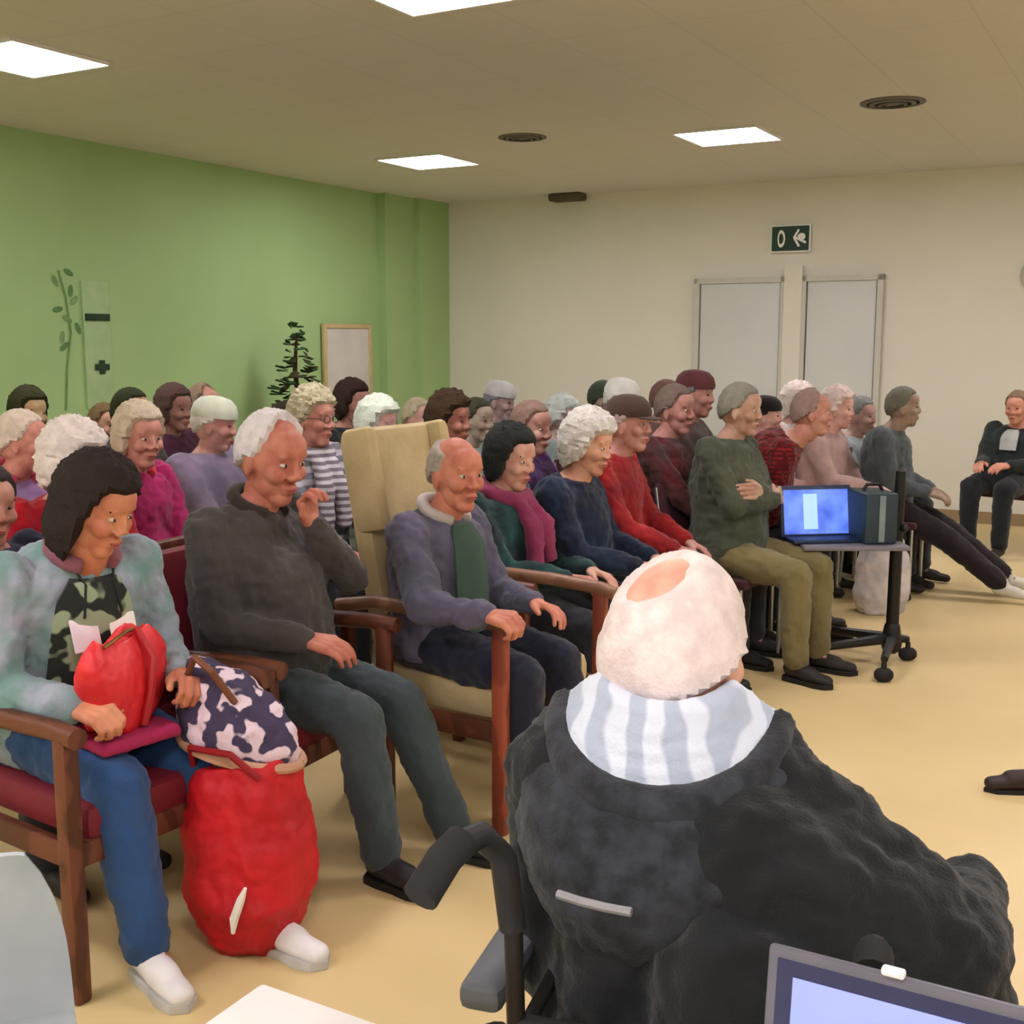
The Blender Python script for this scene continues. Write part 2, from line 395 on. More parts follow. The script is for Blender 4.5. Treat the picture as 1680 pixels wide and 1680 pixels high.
def ik(a, b, l1, l2, pole):
    d = b - a; L = d.length
    if L > (l1 + l2) * .995: b = a + d * ((l1 + l2) * .995 / L); d = b - a; L = d.length
    x = (l1 * l1 - l2 * l2 + L * L) / (2 * L); h = math.sqrt(max(1e-6, l1 * l1 - x * x)); dn = d / L
    p = V(pole); p = p - dn * p.dot(dn); p.normalize(); return a + dn * x + p * h, b
class P: pass
def person(label, px, py, y, rot=-30, lean=.12, slump=.25, yaw=0, pitch=5, roll=0, bulk=1., wide=1., hands=None, feet=None, curl=('rest', 'rest'), hair='short', hc=(225, 222, 218),
           skin=(214, 158, 130), top=(90, 90, 95), top2=None, pat='noise', psc=6, pants=(45, 46, 52), shoes=(34, 30, 30), det=1, kind='m', chair='stack', clabel=None, seat=.46,
           glasses=False, shirt=None, scarf=None, cap=None, mask=False, group=None, poles=None, hs=1., collar=None, xy=None, handdir=None, neck=.128, short=None, chair_at=None, armr=1., jx=()):
    q = P(); q.rot = math.radians(rot)
    vox = {0: .019, 1: .013, 2: .0085, 3: .0075}[det]
    ztop = zat(py, y)
    Ls = .52
    for it in range(4):
        # spine
        pts = []; p = V((0, 0, seat + .09)); a = lean; prev = 0
        def sp(t):
            pp = V((0, 0, seat + .09)); n = 14; acc = V((0, 0, 0)); st = t / n
            for i in range(n):
                aa = lean + slump * max(0, (i + .5) * st); acc += V((math.sin(aa), 0, math.cos(aa))) * st * Ls
            return pp + acc, lean + slump * max(0, t)
        nb, na = sp(1.0)
        hc_ = nb + V((.045 + .10 * math.sin(na * .8), 0, neck)) * hs
        e = ztop - (hc_.z + .118 * hs)
        if abs(e) < .003: break
        Ls = min(.62, max(.38, Ls + e / math.cos(na)))
    q.head = hc_; q.sp = sp; q.Ls = Ls
    R = M.Rotation(q.rot, 3, 'Z'); 
    tgt = V((atx(px, y, ztop - .1), y, 0)) if xy is None else V((xy[0], xy[1], 0)) + R @ V((hc_.x, hc_.y, 0))
    loc = tgt - R @ V((hc_.x, hc_.y, 0)); loc.z = 0; q.loc = loc
    root = thing('person', loc, q.rot, label, 'person', group); q.root = root
    def ringat(t, rx, ry, xo, inf=0, n=20, a0=0, a1=2 * math.pi):
        c, a = sp(t); ax = V((math.cos(a), 0, -math.sin(a))); b = bulk if t < .75 else 1
        c = c + ax * (xo + (b - 1) * .05)
        return [c + ax * ((rx * b + inf) * math.cos(s_)) + V((0, 1, 0)) * ((ry * wide + inf) * math.sin(s_)) for s_ in [a0 + (a1 - a0) * j / n for j in range(n)]]
    q.ringat = ringat
    c9, a9 = sp(.89); k = .96
    sh = [c9 + V((-.01, s * .175 * wide, .0)) for s in (1, -1)]
    hd = hands or [None, None]
    hd = [(hc_ + V(h[1:]) if h[0] == 'h' else V(h)) if h is not None else V((.34, (.10 if i == 0 else -.10), seat + .205)) for i, h in enumerate(hd)]
    pl = poles or [(-.5, .45, -1), (-.5, -.45, -1)]
    fe = feet or [(.44, .12), (.44, -.12)]
    arms = []; 
    for i in (0, 1):
        el, wr = ik(sh[i], hd[i], .29 * k, .25 * k, pl[i]); arms.append((sh[i], el, wr))
    legs = []
    for i, s in ((0, 1), (1, -1)):
        hip = V((.0, s * .088 * wide, seat + .085)); an = V((fe[i][0], fe[i][1], fe[i][2] if len(fe[i]) > 2 else .085))
        kn, an = ik(hip, an, .43, .41, (.5, s * .05, 1)); legs.append((hip, kn, an))
    q.arms = arms; q.legs = legs
    # body
    b = MB(); b.rings([ringat(*s_, n=16) for s_ in SEC])
    b.cone(nb + V((0, 0, -.05)), .058, hc_ + V((-.012, 0, -.06)), .054)
    for (s0, el, wr) in arms: b.cone(s0, .052, el, .040); b.cone(el, .040, wr, .027, flat=.85)
    for (hp, kn, an) in legs: b.cone(hp, .086, kn, .058); b.cone(kn, .056, an, .036); b.cone(an, .034, an + V((.10, 0, -.05)), .026, flat=.8)
    bm_ = fuse(b, max(vox, .011), 1); B = MB().addmesh(bm_, M.Identity(4))
    HR = (M.Rotation(math.radians(yaw), 4, 'Z') @ M.Rotation(math.radians(pitch), 4, 'Y') @ M.Rotation(math.radians(roll), 4, 'X'))
    HT = M.Translation(hc_) @ HR @ M.Scale(hs, 4); q.HT = HT
    hv = {0: .011, 1: .008, 2: .0055, 3: .005}[det]
    B.addmesh(getm(HEADS, (kind, det), lambda: head_mesh(kind, hv)), HT)
    for i, (s0, el, wr) in enumerate(arms):
        g = getm(HANDS, (curl[i], min(det, 2)), lambda: hand_mesh(CUR[curl[i]], {0: .0075, 1: .006, 2: .004}[min(det, 2)]))
        d = (wr - el).normalized(); d = (d + V((.5, 0, -.15 if curl[i] != 'grip' else -.1))).normalized()
        if handdir and handdir[i]: d = V(handdir[i][0]).normalized(); up = handdir[i][1]
        else: up = (.1, (.35 if i == 0 else -.35), 1)
        T = M.Translation(wr) @ smat(d, up).to_4x4() @ M.Diagonal((1, -1 if i == 0 else 1, 1, 1))
        B.addmesh(g, T)
    body = link('body', B.me('body'), mat('skin', skin, .55, tuple(max(0, int(c * (.88 if n_ == 0 else .78))) for n_, c in enumerate(skin)), 'noise', 14, spec=.35), root)
    q.body = body
    # clothes
    jm = cloth(top, top2, pat, psc)
    j = MB(); inf = .026
    j.rings([ringat(t_, rx, ry, xo, inf if t_ < .95 else inf * .75, 20) for (t_, rx, ry, xo) in [(-.14, .11, .165, .02)] + SEC[1:-1] + [(1.0, .060, .080, .005)]])
    for i, (s0, el, wr) in enumerate(arms):
        j.cone(s0, .071 * armr, el, .060 * armr); j.cone(el, .058 * armr, el.lerp(wr, .93), .043 * armr)
    for a_, ra_, b_, rb_ in jx: j.cone(a_, ra_, b_, rb_)
    if det >= 2: jme = fuse(j, vox, 3, .034, .10)
    else: jme = fuse(j, vox, 2, .026, .10)
    q.jacket = link('jacket' if top2 is None or pat == 'noise' else 'top', jme, jm, root)
    t_ = MB(); t_.rings([ringat(tt, .125, .172, .01, .012, 16) for tt in (-.16, -.05, .06)])
    for i, (hp, kn, an) in enumerate(legs): t_.cone(hp, .100, kn, .076); t_.cone(kn, .074, kn.lerp(an, .95), .060)
    q.trousers = link('trousers', fuse(t_, vox * 1.15, 3, .022, .09), cloth(pants, None, 'noise', 5), root)
    for (hp, kn, an) in legs:
        f = MB(); dx = V((1, (.12 if an.y > 0 else -.12), 0)).normalized(); g0 = V((an.x, an.y, an.z - .04))
        f.cone(g0 + dx * -.02 + V((0, 0, .015)), .040, g0 + dx * .09, .038, flat=.95); f.cone(g0 + dx * .06 + V((0, 0, -.004)), .040, g0 + dx * .165 + V((0, 0, -.012)), .034, flat=.75)
        f.cone(g0 + V((0, 0, .02)), .042, g0 + V((0, 0, .05)), .043)
        sh_ = link('shoe', fuse(f, .009, 1), mat('shoe', shoes, .6, var=.12), root)
        if det >= 2:
            so = MB(); dy = V((-dx.y, dx.x, 0)); ol = []
            for kx, ky in ((-.062, .0), (-.05, .03), (0, .038), (.06, .038), (.12, .046), (.17, .036), (.196, 0), (.17, -.036), (.12, -.046), (.06, -.038), (0, -.038), (-.05, -.03)):
                pp = g0 + dx * kx + dy * ky; ol.append((pp.x, pp.y))
            zb = g0.z - .044; so.prism(ol, zb, zb + .022); obj('sole', so, mat('sole', (200, 200, 196) if sum(shoes) > 400 else (24, 22, 20), .7), sh_)
    # head details
    Z = M.Identity(4)
    def hmesh(mb): return MB().add([HT @ p for p in mb.v], mb.f)
    if det >= 1:
        for s in (1, -1):
            if det >= 2:
                e_ = obj('eye', hmesh(MB().ell((.0765, s * .030, .007), (.009, .0125, .0058))), EYEW, root)
                obj('pupil', hmesh(MB().ell((.0832, s * .030, .007), (.0035, .0055, .0052), n=10, m=6)), IRIS, e_)
            else: obj('eye', hmesh(MB().ell((.0785, s * .030, .007), (.008, .010, .005), n=10, m=6)), IRIS, root)
            obj('eyebrow', hmesh(MB().cone((.085, s * .016, .029), .0038, (.077, s * .046, .030), .003)), mat('brow', tuple(int(c * .6) for c in hc), .9), root)
        if not mask: obj('mouth', hmesh(MB().ell((.088, 0, -.058), (.0095, .022, .004)).ell((.087, 0, -.065), (.0095, .017, .004))), LIP, root)
    if cap:
        cm = MB(); R_ = []
        for tz, r in ((.028, 1.10), (.05, 1.12), (.085, 1.0), (.112, .72), (.122, .3), (.124, .05)):
            R_.append([V((-.006 + math.cos(a) * .097 * r, math.sin(a) * .077 * r, tz + .01)) for a in [2 * math.pi * i / 20 for i in range(20)]])
        cm.rings(R_)
        if cap[1]: cm.cone((.07, 0, .037), .062, (.135, 0, .03), .052, flat=.12)
        obj('cap', hmesh(cm), cloth(cap[0], None, 'noise', 9), root)
    if hair: obj('hair', hmesh(hair_mesh(hair, 44 if det >= 2 else 28, px * .37)), mat('hair', hc, .85, tuple(int(c * .9) for c in hc), 'noise', 30, bump=.35, bscale=110, spec=.2), root)
    if glasses:
        g = MB()
        for s in (1, -1):
            c = V((.100, s * .031, .008)); g.tube([c + V((0, .021 * math.cos(a), .016 * math.sin(a))) for a in [2 * math.pi * i / 16 for i in range(17)]], .0018, 6)
            g.tube([(.099, s * .052, .012), (.05, s * .077, .012), (-.005, s * .084, .008)], .0016, 6)
        g.tube([(.100, -.010, .01), (.102, 0, .013), (.100, .010, .01)], .0016, 6)
        obj('glasses', hmesh(g), BLACK, root)
    if shirt:
        def patch(t0, t1, wa0, wa1, inf2, m, name):
            R_ = []; n = 8
            for i in range(11):
                tt = t0 + (t1 - t0) * i / 10; 
                for s_ in range(len(SEC) - 1):
                    if SEC[s_][0] <= tt <= SEC[s_ + 1][0]: break
                f_ = (tt - SEC[s_][0]) / (SEC[s_ + 1][0] - SEC[s_][0]); rx, ry, xo = [SEC[s_][u_] * (1 - f_) + SEC[s_ + 1][u_] * f_ for u_ in (1, 2, 3)]
                wa = wa0 + (wa1 - wa0) * i / 10
                o_ = ringat(tt, rx, ry, xo, inf2, n, -wa, wa); i_ = ringat(tt, rx, ry, xo, inf2 - .02, n, -wa, wa)
                R_.append(o_ + i_[::-1])
            return obj(name, MB().rings(R_), m, root)
        patch(shirt.get('t0', .05), .97, shirt.get('w0', .35), shirt.get('w1', .5), .040, cloth(*shirt['m']), shirt.get('name', 'shirt'))
    if scarf:
        s_ = MB(); c, a = sp(1.0)
        ringp = [c + V((.02 + .085 * math.cos(t), .09 * math.sin(t), .0 - .03 * math.cos(t))) for t in [2 * math.pi * i / 14 for i in range(15)]]
        s_.tube(ringp, .034, 10)
        for sy in (.04, -.03):
            s_.tube([c + V((.12, sy, -.05)), sp(.7)[0] + V((.185, sy * 1.3, 0)), sp(.35)[0] + V((.20, sy * 1.5, 0))], .035, 10, [.03, .04, .036])
        link('scarf', fuse(s_, .010, 2, .016, .05), cloth(*scarf), root)
    if collar:
        s_ = MB(); c, a = sp(1.0)
        s_.tube([c + V((.012 + .072 * math.cos(t), .078 * math.sin(t), .01 - .035 * math.cos(t))) for t in [.5 + (2 * math.pi - 1) * i / 12 for i in range(13)]], .022, 8)
        link('collar', fuse(s_, .008, 2), cloth(collar), root)
    # chair
    q.chair = None
    if chair:
        q.chair = make_chair(chair, loc if chair_at is None else chair_at[0], q.rot if chair_at is None else chair_at[1], clabel or ('chair under the ' + label))
    return q
# ---------------------------------------------------------------- chairs
CH = {}
def build_chair(kind):
    t = thing('armchair' if kind == 'arm' else 'stacking_chair', (0, 0, 0), 0, '', 'chair')
    if kind == 'arm':
        obj('seat', MB().box((.02, 0, .42), (.50, .50, .09), bev=.03), REDVINYL, t)
        obj('backrest', MB().box((-.265, 0, .68), (.07, .48, .46), M.Rotation(-.14, 3, 'Y'), .03), REDVINYL, t)
        for s in (1, -1):
            obj('leg', MB().box((.26, s * .29, .33), (.05, .045, .66), bev=.012), WOOD, t)
            obj('leg', MB().box((-.28, s * .29, .20), (.045, .04, .40), bev=.01).box((-.32, s * .27, .64), (.04, .04, .56), M.Rotation(-.14, 3, 'Y'), .01), WOOD, t)
            obj('armrest', MB().tube([(-.33, s * .29, .60), (-.2, s * .29, .635), (0, s * .29, .65), (.22, s * .29, .66), (.31, s * .29, .655)], .026, 10), WOOD, t)
            obj('side_rail', MB().box((-.01, s * .285, .36), (.54, .03, .06), bev=.008), WOOD, t)
        obj('front_rail', MB().box((.255, 0, .355), (.03, .55, .06), bev=.008), WOOD, t)
        obj('back_rail', MB().box((-.355, 0, .90), (.035, .56, .05), bev=.012), WOOD, t)
    else:
        if kind == 'loop':
            for s in (1, -1): obj('armrest', MB().tube([(-.22, s * .24, .60), (.10, s * .24, .61), (.20, s * .24, .58), (.24, s * .24, .50), (.24, s * .24, .02)], .013, 10), METAL, t)
        obj('seat', MB().box((.01, 0, .43), (.43, .43, .045), bev=.02), CH['fab'], t)
        obj('backrest', MB().box((-.235, 0, .72), (.035, .42, .30), M.Rotation(-.16, 3, 'Y'), .016), CH['fab'], t)
        for s in (1, -1):
            obj('leg', MB().tube([(.20, s * .21, 0), (.20, s * .21, .41)], .011), METAL, t)
            obj('leg', MB().tube([(-.22, s * .21, 0), (-.20, s * .21, .42), (-.26, s * .21, .85)], .011), METAL, t)
    return t
CH['fab'] = cloth((70, 34, 42))
def make_chair(kind, loc, rot, label):
    if kind not in CH: o = CH[kind] = build_chair(kind)
    else: o = copy_tree(CH[kind])
    o.location = loc; o.rotation_euler = (0, 0, rot); o['label'] = label
    o['group'] = 'brown wooden armchairs' if kind == 'arm' else 'stacking chairs under the audience'
    return o
# ---------------------------------------------------------------- the audience, nearest first
woman = person('dark-haired person in a pale blue patterned cardigan, head bowed over a red handbag', 156, 752, 2.87, rot=-40, chair_at=(V((-1.07, 2.95, 0)), math.radians(-35)), lean=.16, slump=.35, yaw=20, pitch=24, hair='long', hc=(44, 36, 34), kind='f',
    skin=(212, 146, 112), top=(158, 166, 182), top2=(116, 150, 146), pat='noise', psc=11, pants=(48, 82, 132), shoes=(232, 232, 234), det=3, chair='arm', clabel='brown wooden armchair at the left edge, under the dark-haired person',
    hands=[(.36, .15, .70), (.36, -.14, .68)], feet=[(.60, .22), (.50, -.07)], shirt=dict(m=((40, 46, 44), (150, 170, 140), 'print', 16), w0=.75, w1=.55, t0=.0, name='print_top'), collar=(150, 96, 110), curl=('grip', 'grip'))
greyman = person('white-haired person in a dark grey jacket with a hand raised to the cheek', 405, 679, 3.45, xy=(-.77, 3.48), rot=-27, lean=-.22, slump=.42, yaw=-8, pitch=14, hair='receding', hc=(226, 220, 222),
    skin=(198, 132, 110), top=(76, 72, 69), top2=(60, 58, 57), psc=4, pants=(62, 74, 78), shoes=(30, 30, 34), det=3, bulk=1.35, wide=1.12, hs=1.12, chair='arm', clabel='brown wooden armchair with dark red back under the grey-jacketed person',
    hands=[('h', .105, .045, -.20), (.26, -.12, .70)], feet=[(.59, .15), (.50, -.10)], collar=(56, 50, 46), poles=[(.6, .5, -1), (-.5, -.5, -1)], curl=('grip', 'rest'), handdir=[((-.05, -.15, 1), (-1, 0, .3)), None])
beigeman = person('balding person in a purple-grey cardigan over a green shirt in the high-backed chair', 748, 717, 3.86, rot=-33, lean=-.06, slump=.25, yaw=-18, pitch=4, hair='ring', hc=(170, 162, 150),
    skin=(206, 138, 112), top=(96, 92, 116), top2=(80, 80, 96), psc=4, pants=(34, 38, 56), det=3, chair=None, wide=.95, hs=1.04,
    hands=[(.34, .10, .68), (.40, -.27, .72)], shirt=dict(m=((58, 84, 72), None, 'noise', 6), w0=.55, w1=.42), collar=(198, 190, 184), feet=[(.48, .12), (.44, -.12)], curl=('rest', 'grip'))
A = [
 # label, px, py, y, options
 ('person in a teal and black jacket with dark hair beside the high-backed chair', 838, 703, 4.5, dict(rot=-30, hair='bob', hc=(40, 44, 42), top=(40, 78, 78), top2=(26, 40, 44), psc=8, skin=(214, 170, 150), kind='f', det=2, chair='arm', scarf=((150, 60, 96),), slump=.3)),
 ('white-haired person in a navy blue jacket and dark trousers', 965, 683, 4.72, dict(rot=-25, hair='puff', hc=(214, 212, 204), top=(30, 46, 70), top2=(24, 30, 48), skin=(214, 168, 140), kind='f', det=2, lean=-.12, slump=.35, bulk=1.15, chair='loop', pants=(34, 30, 34))),
 ('person in a red sweater and dark brown cap', 1032, 652, 5.1, dict(rot=-25, hair='short', hc=(176, 156, 150), cap=((74, 56, 48), True), top=(158, 34, 36), top2=(124, 26, 32), skin=(196, 150, 138), det=2, slump=.4, pants=(62, 56, 60))),
 ('person in a dark brown jacket beside the green-jacketed person', 1108, 634, 5.75, dict(rot=-30, hair='short', hc=(120, 104, 96), top=(66, 50, 50), top2=(92, 34, 40), skin=(190, 146, 134), det=2, slump=.3, pants=(58, 54, 56))),
 ('grey-haired person in a dark green jacket with folded arms and khaki trousers', 1215, 632, 5.50, dict(rot=-38, hair='short', hc=(132, 130, 118), top=(62, 70, 58), top2=(76, 80, 66), skin=(188, 158, 136), det=2, bulk=1.2, pants=(122, 112, 74), hands=[(.20, -.03, .85), (.23, .05, .81)], handdir=[((-.1, -1, .1), (1, 0, .2)), ((-.1, 1, .1), (1, 0, .2))], poles=[(-.2, 1, -.6), (-.2, -1, -.6)], slump=.15, lean=-.05)),
 ('person in a grey coat with a maroon headband behind the brown jacket', 1141, 611, 6.15, dict(rot=-30, hair='short', hc=(112, 112, 108), cap=((96, 52, 56), False), top=(78, 66, 64), skin=(186, 144, 132), det=1)),
 ('person in a dark red checked jacket bending forward', 1332, 640, 6.05, dict(rot=-8, hair='receding', hc=(150, 128, 118), top=(132, 30, 34), top2=(84, 16, 22), pat='plaid', psc=14, skin=(200, 150, 132), det=2, lean=.25, slump=.55, bulk=1.2, wide=1.3, pants=(40, 38, 44))),
 ('pale-haired person in a pinkish coat behind the red checked jacket', 1374, 640, 7.2, dict(rot=-35, hair='curly', hc=(222, 204, 198), top=(190, 160, 156), skin=(216, 176, 164), kind='f', det=1)),
 ('grey-haired person in a pale grey coat right of the red checked jacket', 1412, 672, 7.6, dict(rot=-40, hair='short', hc=(130, 132, 130), top=(176, 186, 184), top2=(140, 150, 150), skin=(190, 160, 148), det=1, pants=(50, 52, 58))),
 ('person in a dark grey jacket with legs stretched out near the white wall', 1482, 637, 7.2, dict(rot=-28, hair='short', hc=(112, 112, 98), top=(86, 90, 98), top2=(62, 74, 70), skin=(156, 140, 120), det=1, pants=(36, 30, 34), shoes=(206, 204, 190), feet=[(.78, .10), (.74, -.10)], lean=-.15, hands=[(.26, .09, .63), (.26, -.09, .63)])),
 ('person in black clothes at the right edge of the room', 1668, 662, 8.5, dict(rot=-140, hair='short', hc=(140, 116, 96), top=(30, 36, 36), top2=(44, 52, 50), skin=(206, 150, 126), det=1, pants=(34, 38, 42), wide=1.15, shirt=dict(m=((176, 180, 176),), w0=.3, w1=.3, t0=.55))),
 # left half, behind the front row
 ('white-haired person in a red sweater behind the patterned cardigan', 120, 702, 3.95, dict(rot=-40, hair='puff', hc=(236, 226, 218), top=(184, 24, 38), top2=(140, 12, 30), skin=(214, 170, 150), kind='f', det=2, slump=.35, yaw=30)),
 ('person in a lilac jacket with short white hair at the left edge', 36, 676, 4.60, dict(rot=-30, hair='short', hc=(220, 206, 190), top=(166, 120, 176), top2=(140, 118, 160), skin=(212, 150, 136), kind='f', det=2, yaw=35, collar=(196, 74, 100))),
 ('person in a navy jacket cut by the left edge', -22, 765, 3.45, dict(rot=-35, hair='short', hc=(60, 56, 54), top=(30, 28, 66), top2=(20, 20, 44), skin=(200, 150, 130), det=1)),
 ('blond-grey person in a magenta sweater with a pink shawl', 228, 667, 4.55, dict(rot=-30, hair='bob', hc=(206, 192, 168), top=(168, 34, 98), top2=(136, 22, 72), skin=(206, 150, 134), kind='f', det=2, yaw=-8, collar=(190, 54, 66))),
 ('person in a purple-grey jacket and pale knitted hat', 352, 655, 5.35, dict(rot=-25, hair='short', hc=(210, 206, 190), cap=((206, 214, 192), False), top=(138, 122, 146), top2=(112, 106, 124), skin=(206, 160, 146), kind='f', det=1, yaw=20)),
 ('person in glasses with a grey and white scarf left of the high-backed chair', 514, 643, 5.1, dict(rot=-40, hair='curly', hc=(196, 188, 158), top=(168, 166, 172), top2=(104, 106, 116), pat='stripe', psc=6, skin=(214, 158, 140), kind='f', glasses=True, det=2, scarf=((196, 194, 200), (120, 110, 120), 'stripe', 10), pants=(30, 34, 42))),
 ('dark-haired person in a brown coat left of the person in glasses', 470, 668, 5.9, dict(rot=-30, hair='long', hc=(46, 38, 26), top=(78, 52, 36), skin=(176, 130, 104), kind='f', det=1)),
 ('person in a black jacket with dark hair in front of the notice board', 578, 628, 6.5, dict(rot=-20, hair='bob', hc=(50, 34, 28), top=(34, 38, 40), skin=(170, 130, 112), kind='f', det=1)),
 ('white-haired person in a pale green top just behind the high-backed chair', 622, 660, 5.7, dict(rot=-25, hair='puff', hc=(226, 236, 218), top=(196, 208, 198), skin=(216, 180, 168), kind='f', det=1)),
 ('dark-haired person in an olive top against the green wall, furthest left', 47, 640, 6.1, dict(rot=-30, hair='bob', hc=(50, 52, 26), top=(120, 86, 60), skin=(206, 184, 140), kind='f', det=1)),
 ('person in a brown sweater between the two white-haired people at the left', 172, 664, 6.7, dict(rot=-30, hair='short', hc=(112, 92, 62), top=(112, 76, 56), skin=(190, 150, 126), det=1)),
 ('dark-haired person just behind the magenta sweater', 216, 640, 5.7, dict(rot=-30, hair='short', hc=(44, 52, 24), top=(60, 62, 52), skin=(160, 130, 100), det=1)),
 ('person in a dark purple coat with brown hair by the green wall', 286, 636, 6.3, dict(rot=-30, hair='bob', hc=(80, 60, 54), top=(74, 34, 54), skin=(160, 124, 108), kind='f', det=1)),
 ('person in a mauve coat with greying hair by the green wall', 334, 632, 6.6, dict(rot=-30, hair='receding', hc=(140, 120, 100), top=(92, 54, 76), skin=(186, 142, 124), det=1)),
 ('person in a pale pink top behind the top of the high-backed chair', 686, 655, 7.2, dict(rot=-30, hair='short', hc=(190, 178, 150), top=(196, 170, 160), skin=(210, 170, 150), det=1)),
 ('dark-haired person in a brown top right of the high-backed chair', 738, 650, 5.5, dict(rot=-30, hair='curly', hc=(62, 46, 30), top=(72, 44, 42), skin=(172, 120, 98), kind='f', det=1)),
 ('dark-haired person in an olive green top by the white wall', 782, 655, 6.5, dict(rot=-30, hair='short', hc=(66, 70, 54), top=(150, 168, 158), skin=(170, 160, 140), det=1)),
 ('person in a pale grey-blue hat and coat against the white wall', 820, 628, 7.4, dict(rot=-30, hair='short', hc=(130, 132, 140), cap=((196, 198, 196), False), top=(96, 106, 106), skin=(180, 160, 156), det=1)),
 ('person in a deep purple jacket with light brown hair', 872, 661, 5.35, dict(rot=-32, hair='short', hc=(136, 112, 98), top=(74, 44, 98), top2=(58, 34, 74), skin=(186, 150, 134), det=2)),
 ('white-haired person in a pale mint top near the white wall', 922, 655, 7.2, dict(rot=-30, hair='curly', hc=(206, 216, 212), top=(150, 172, 166), skin=(196, 176, 168), kind='f', det=1)),
 ('person in a dark grey top with dark green-grey hair by the wall', 990, 627, 7.9, dict(rot=-30, hair='short', hc=(70, 80, 66), top=(110, 108, 104), skin=(170, 160, 146), det=1)),
 ('person in a white hat behind the brown cap', 1020, 624, 6.7, dict(rot=-30, hair='short', hc=(220, 220, 210), cap=((232, 234, 226), False), top=(120, 92, 88), skin=(190, 170, 160), det=1)),
 ('reddish-haired person in a mauve coat by the white wall', 1094, 626, 7.2, dict(rot=-30, hair='short', hc=(122, 92, 84), top=(120, 90, 88), skin=(186, 138, 124), det=1)),
 ('person in a black hat between the green and red checked jackets', 1256, 652, 7.3, dict(rot=-30, hair='short', hc=(40, 34, 34), top=(206, 168, 164), cap=((30, 26, 26), False), skin=(208, 170, 160), det=1)),
 ('white-haired person in a cream blouse behind the red checked jacket, by the doors', 1310, 634, 7.9, dict(rot=-30, hair='puff', hc=(226, 214, 204), top=(206, 196, 190), skin=(210, 180, 170), kind='f', det=1)),
]
for lab, px, py, y, kw in A:
    kw.setdefault('chair', 'stack')
    kw['clabel'] = ('brown wooden armchair' if kw['chair'] == 'arm' else 'dark red stacking chair') + ' under the ' + ' '.join(lab.split(',')[0].split()[:10])
    kw.setdefault('lean', random.uniform(-.2, -.08)); kw.setdefault('yaw', random.uniform(-10, 12)); kw.setdefault('slump', random.uniform(.2, .4)); kw.setdefault('pitch', random.uniform(0, 10))
    A_ = person(lab, px, py, y, **kw)
    kw['q'] = A_
# ---------------------------------------------------------------- high-backed beige armchair
def wing_chair():
    q = beigeman; t = thing('high_back_chair', q.loc + V((.15, .03, 0)), q.rot, 'high-backed beige upholstered armchair with wooden arms and a balding person in it', 'chair')
    Rb = M.Rotation(-.19, 3, 'Y')
    b = MB().box((0, 0, .42), (.10, .46, .84), None, .045)
    b.box((.04, .205, .66), (.13, .07, .36), None, .033); b.box((.04, -.205, .66), (.13, .07, .36), None, .033)
    b.v = [Rb @ p + V((-.24, 0, .42)) for p in b.v]
    obj('backrest', b, BEIGE, t); obj('seat', MB().box((.03, 0, .40), (.54, .52, .13), None, .045), BEIGE, t)
    for s in (1, -1):
        obj('armrest', MB().tube([(-.36, s * .32, .66), (-.2, s * .32, .69), (.1, s * .32, .69), (.30, s * .32, .68), (.36, s * .32, .665)], .024, 10), WOODL, t)
        obj('leg', MB().box((.30, s * .32, .335), (.05, .045, .67), None, .012), mat('wood_red', (150, 74, 52), .45, (120, 56, 38), 'wood', 5), t)
        obj('leg', MB().box((-.32, s * .32, .33), (.045, .04, .66), None, .01), WOOD, t)
        obj('side_rail', MB().box((0, s * .315, .33), (.60, .03, .07), None, .01), WOOD, t)
    obj('front_rail', MB().box((.29, 0, .32), (.03, .60, .07), None, .01), WOOD, t)
wing_chair()
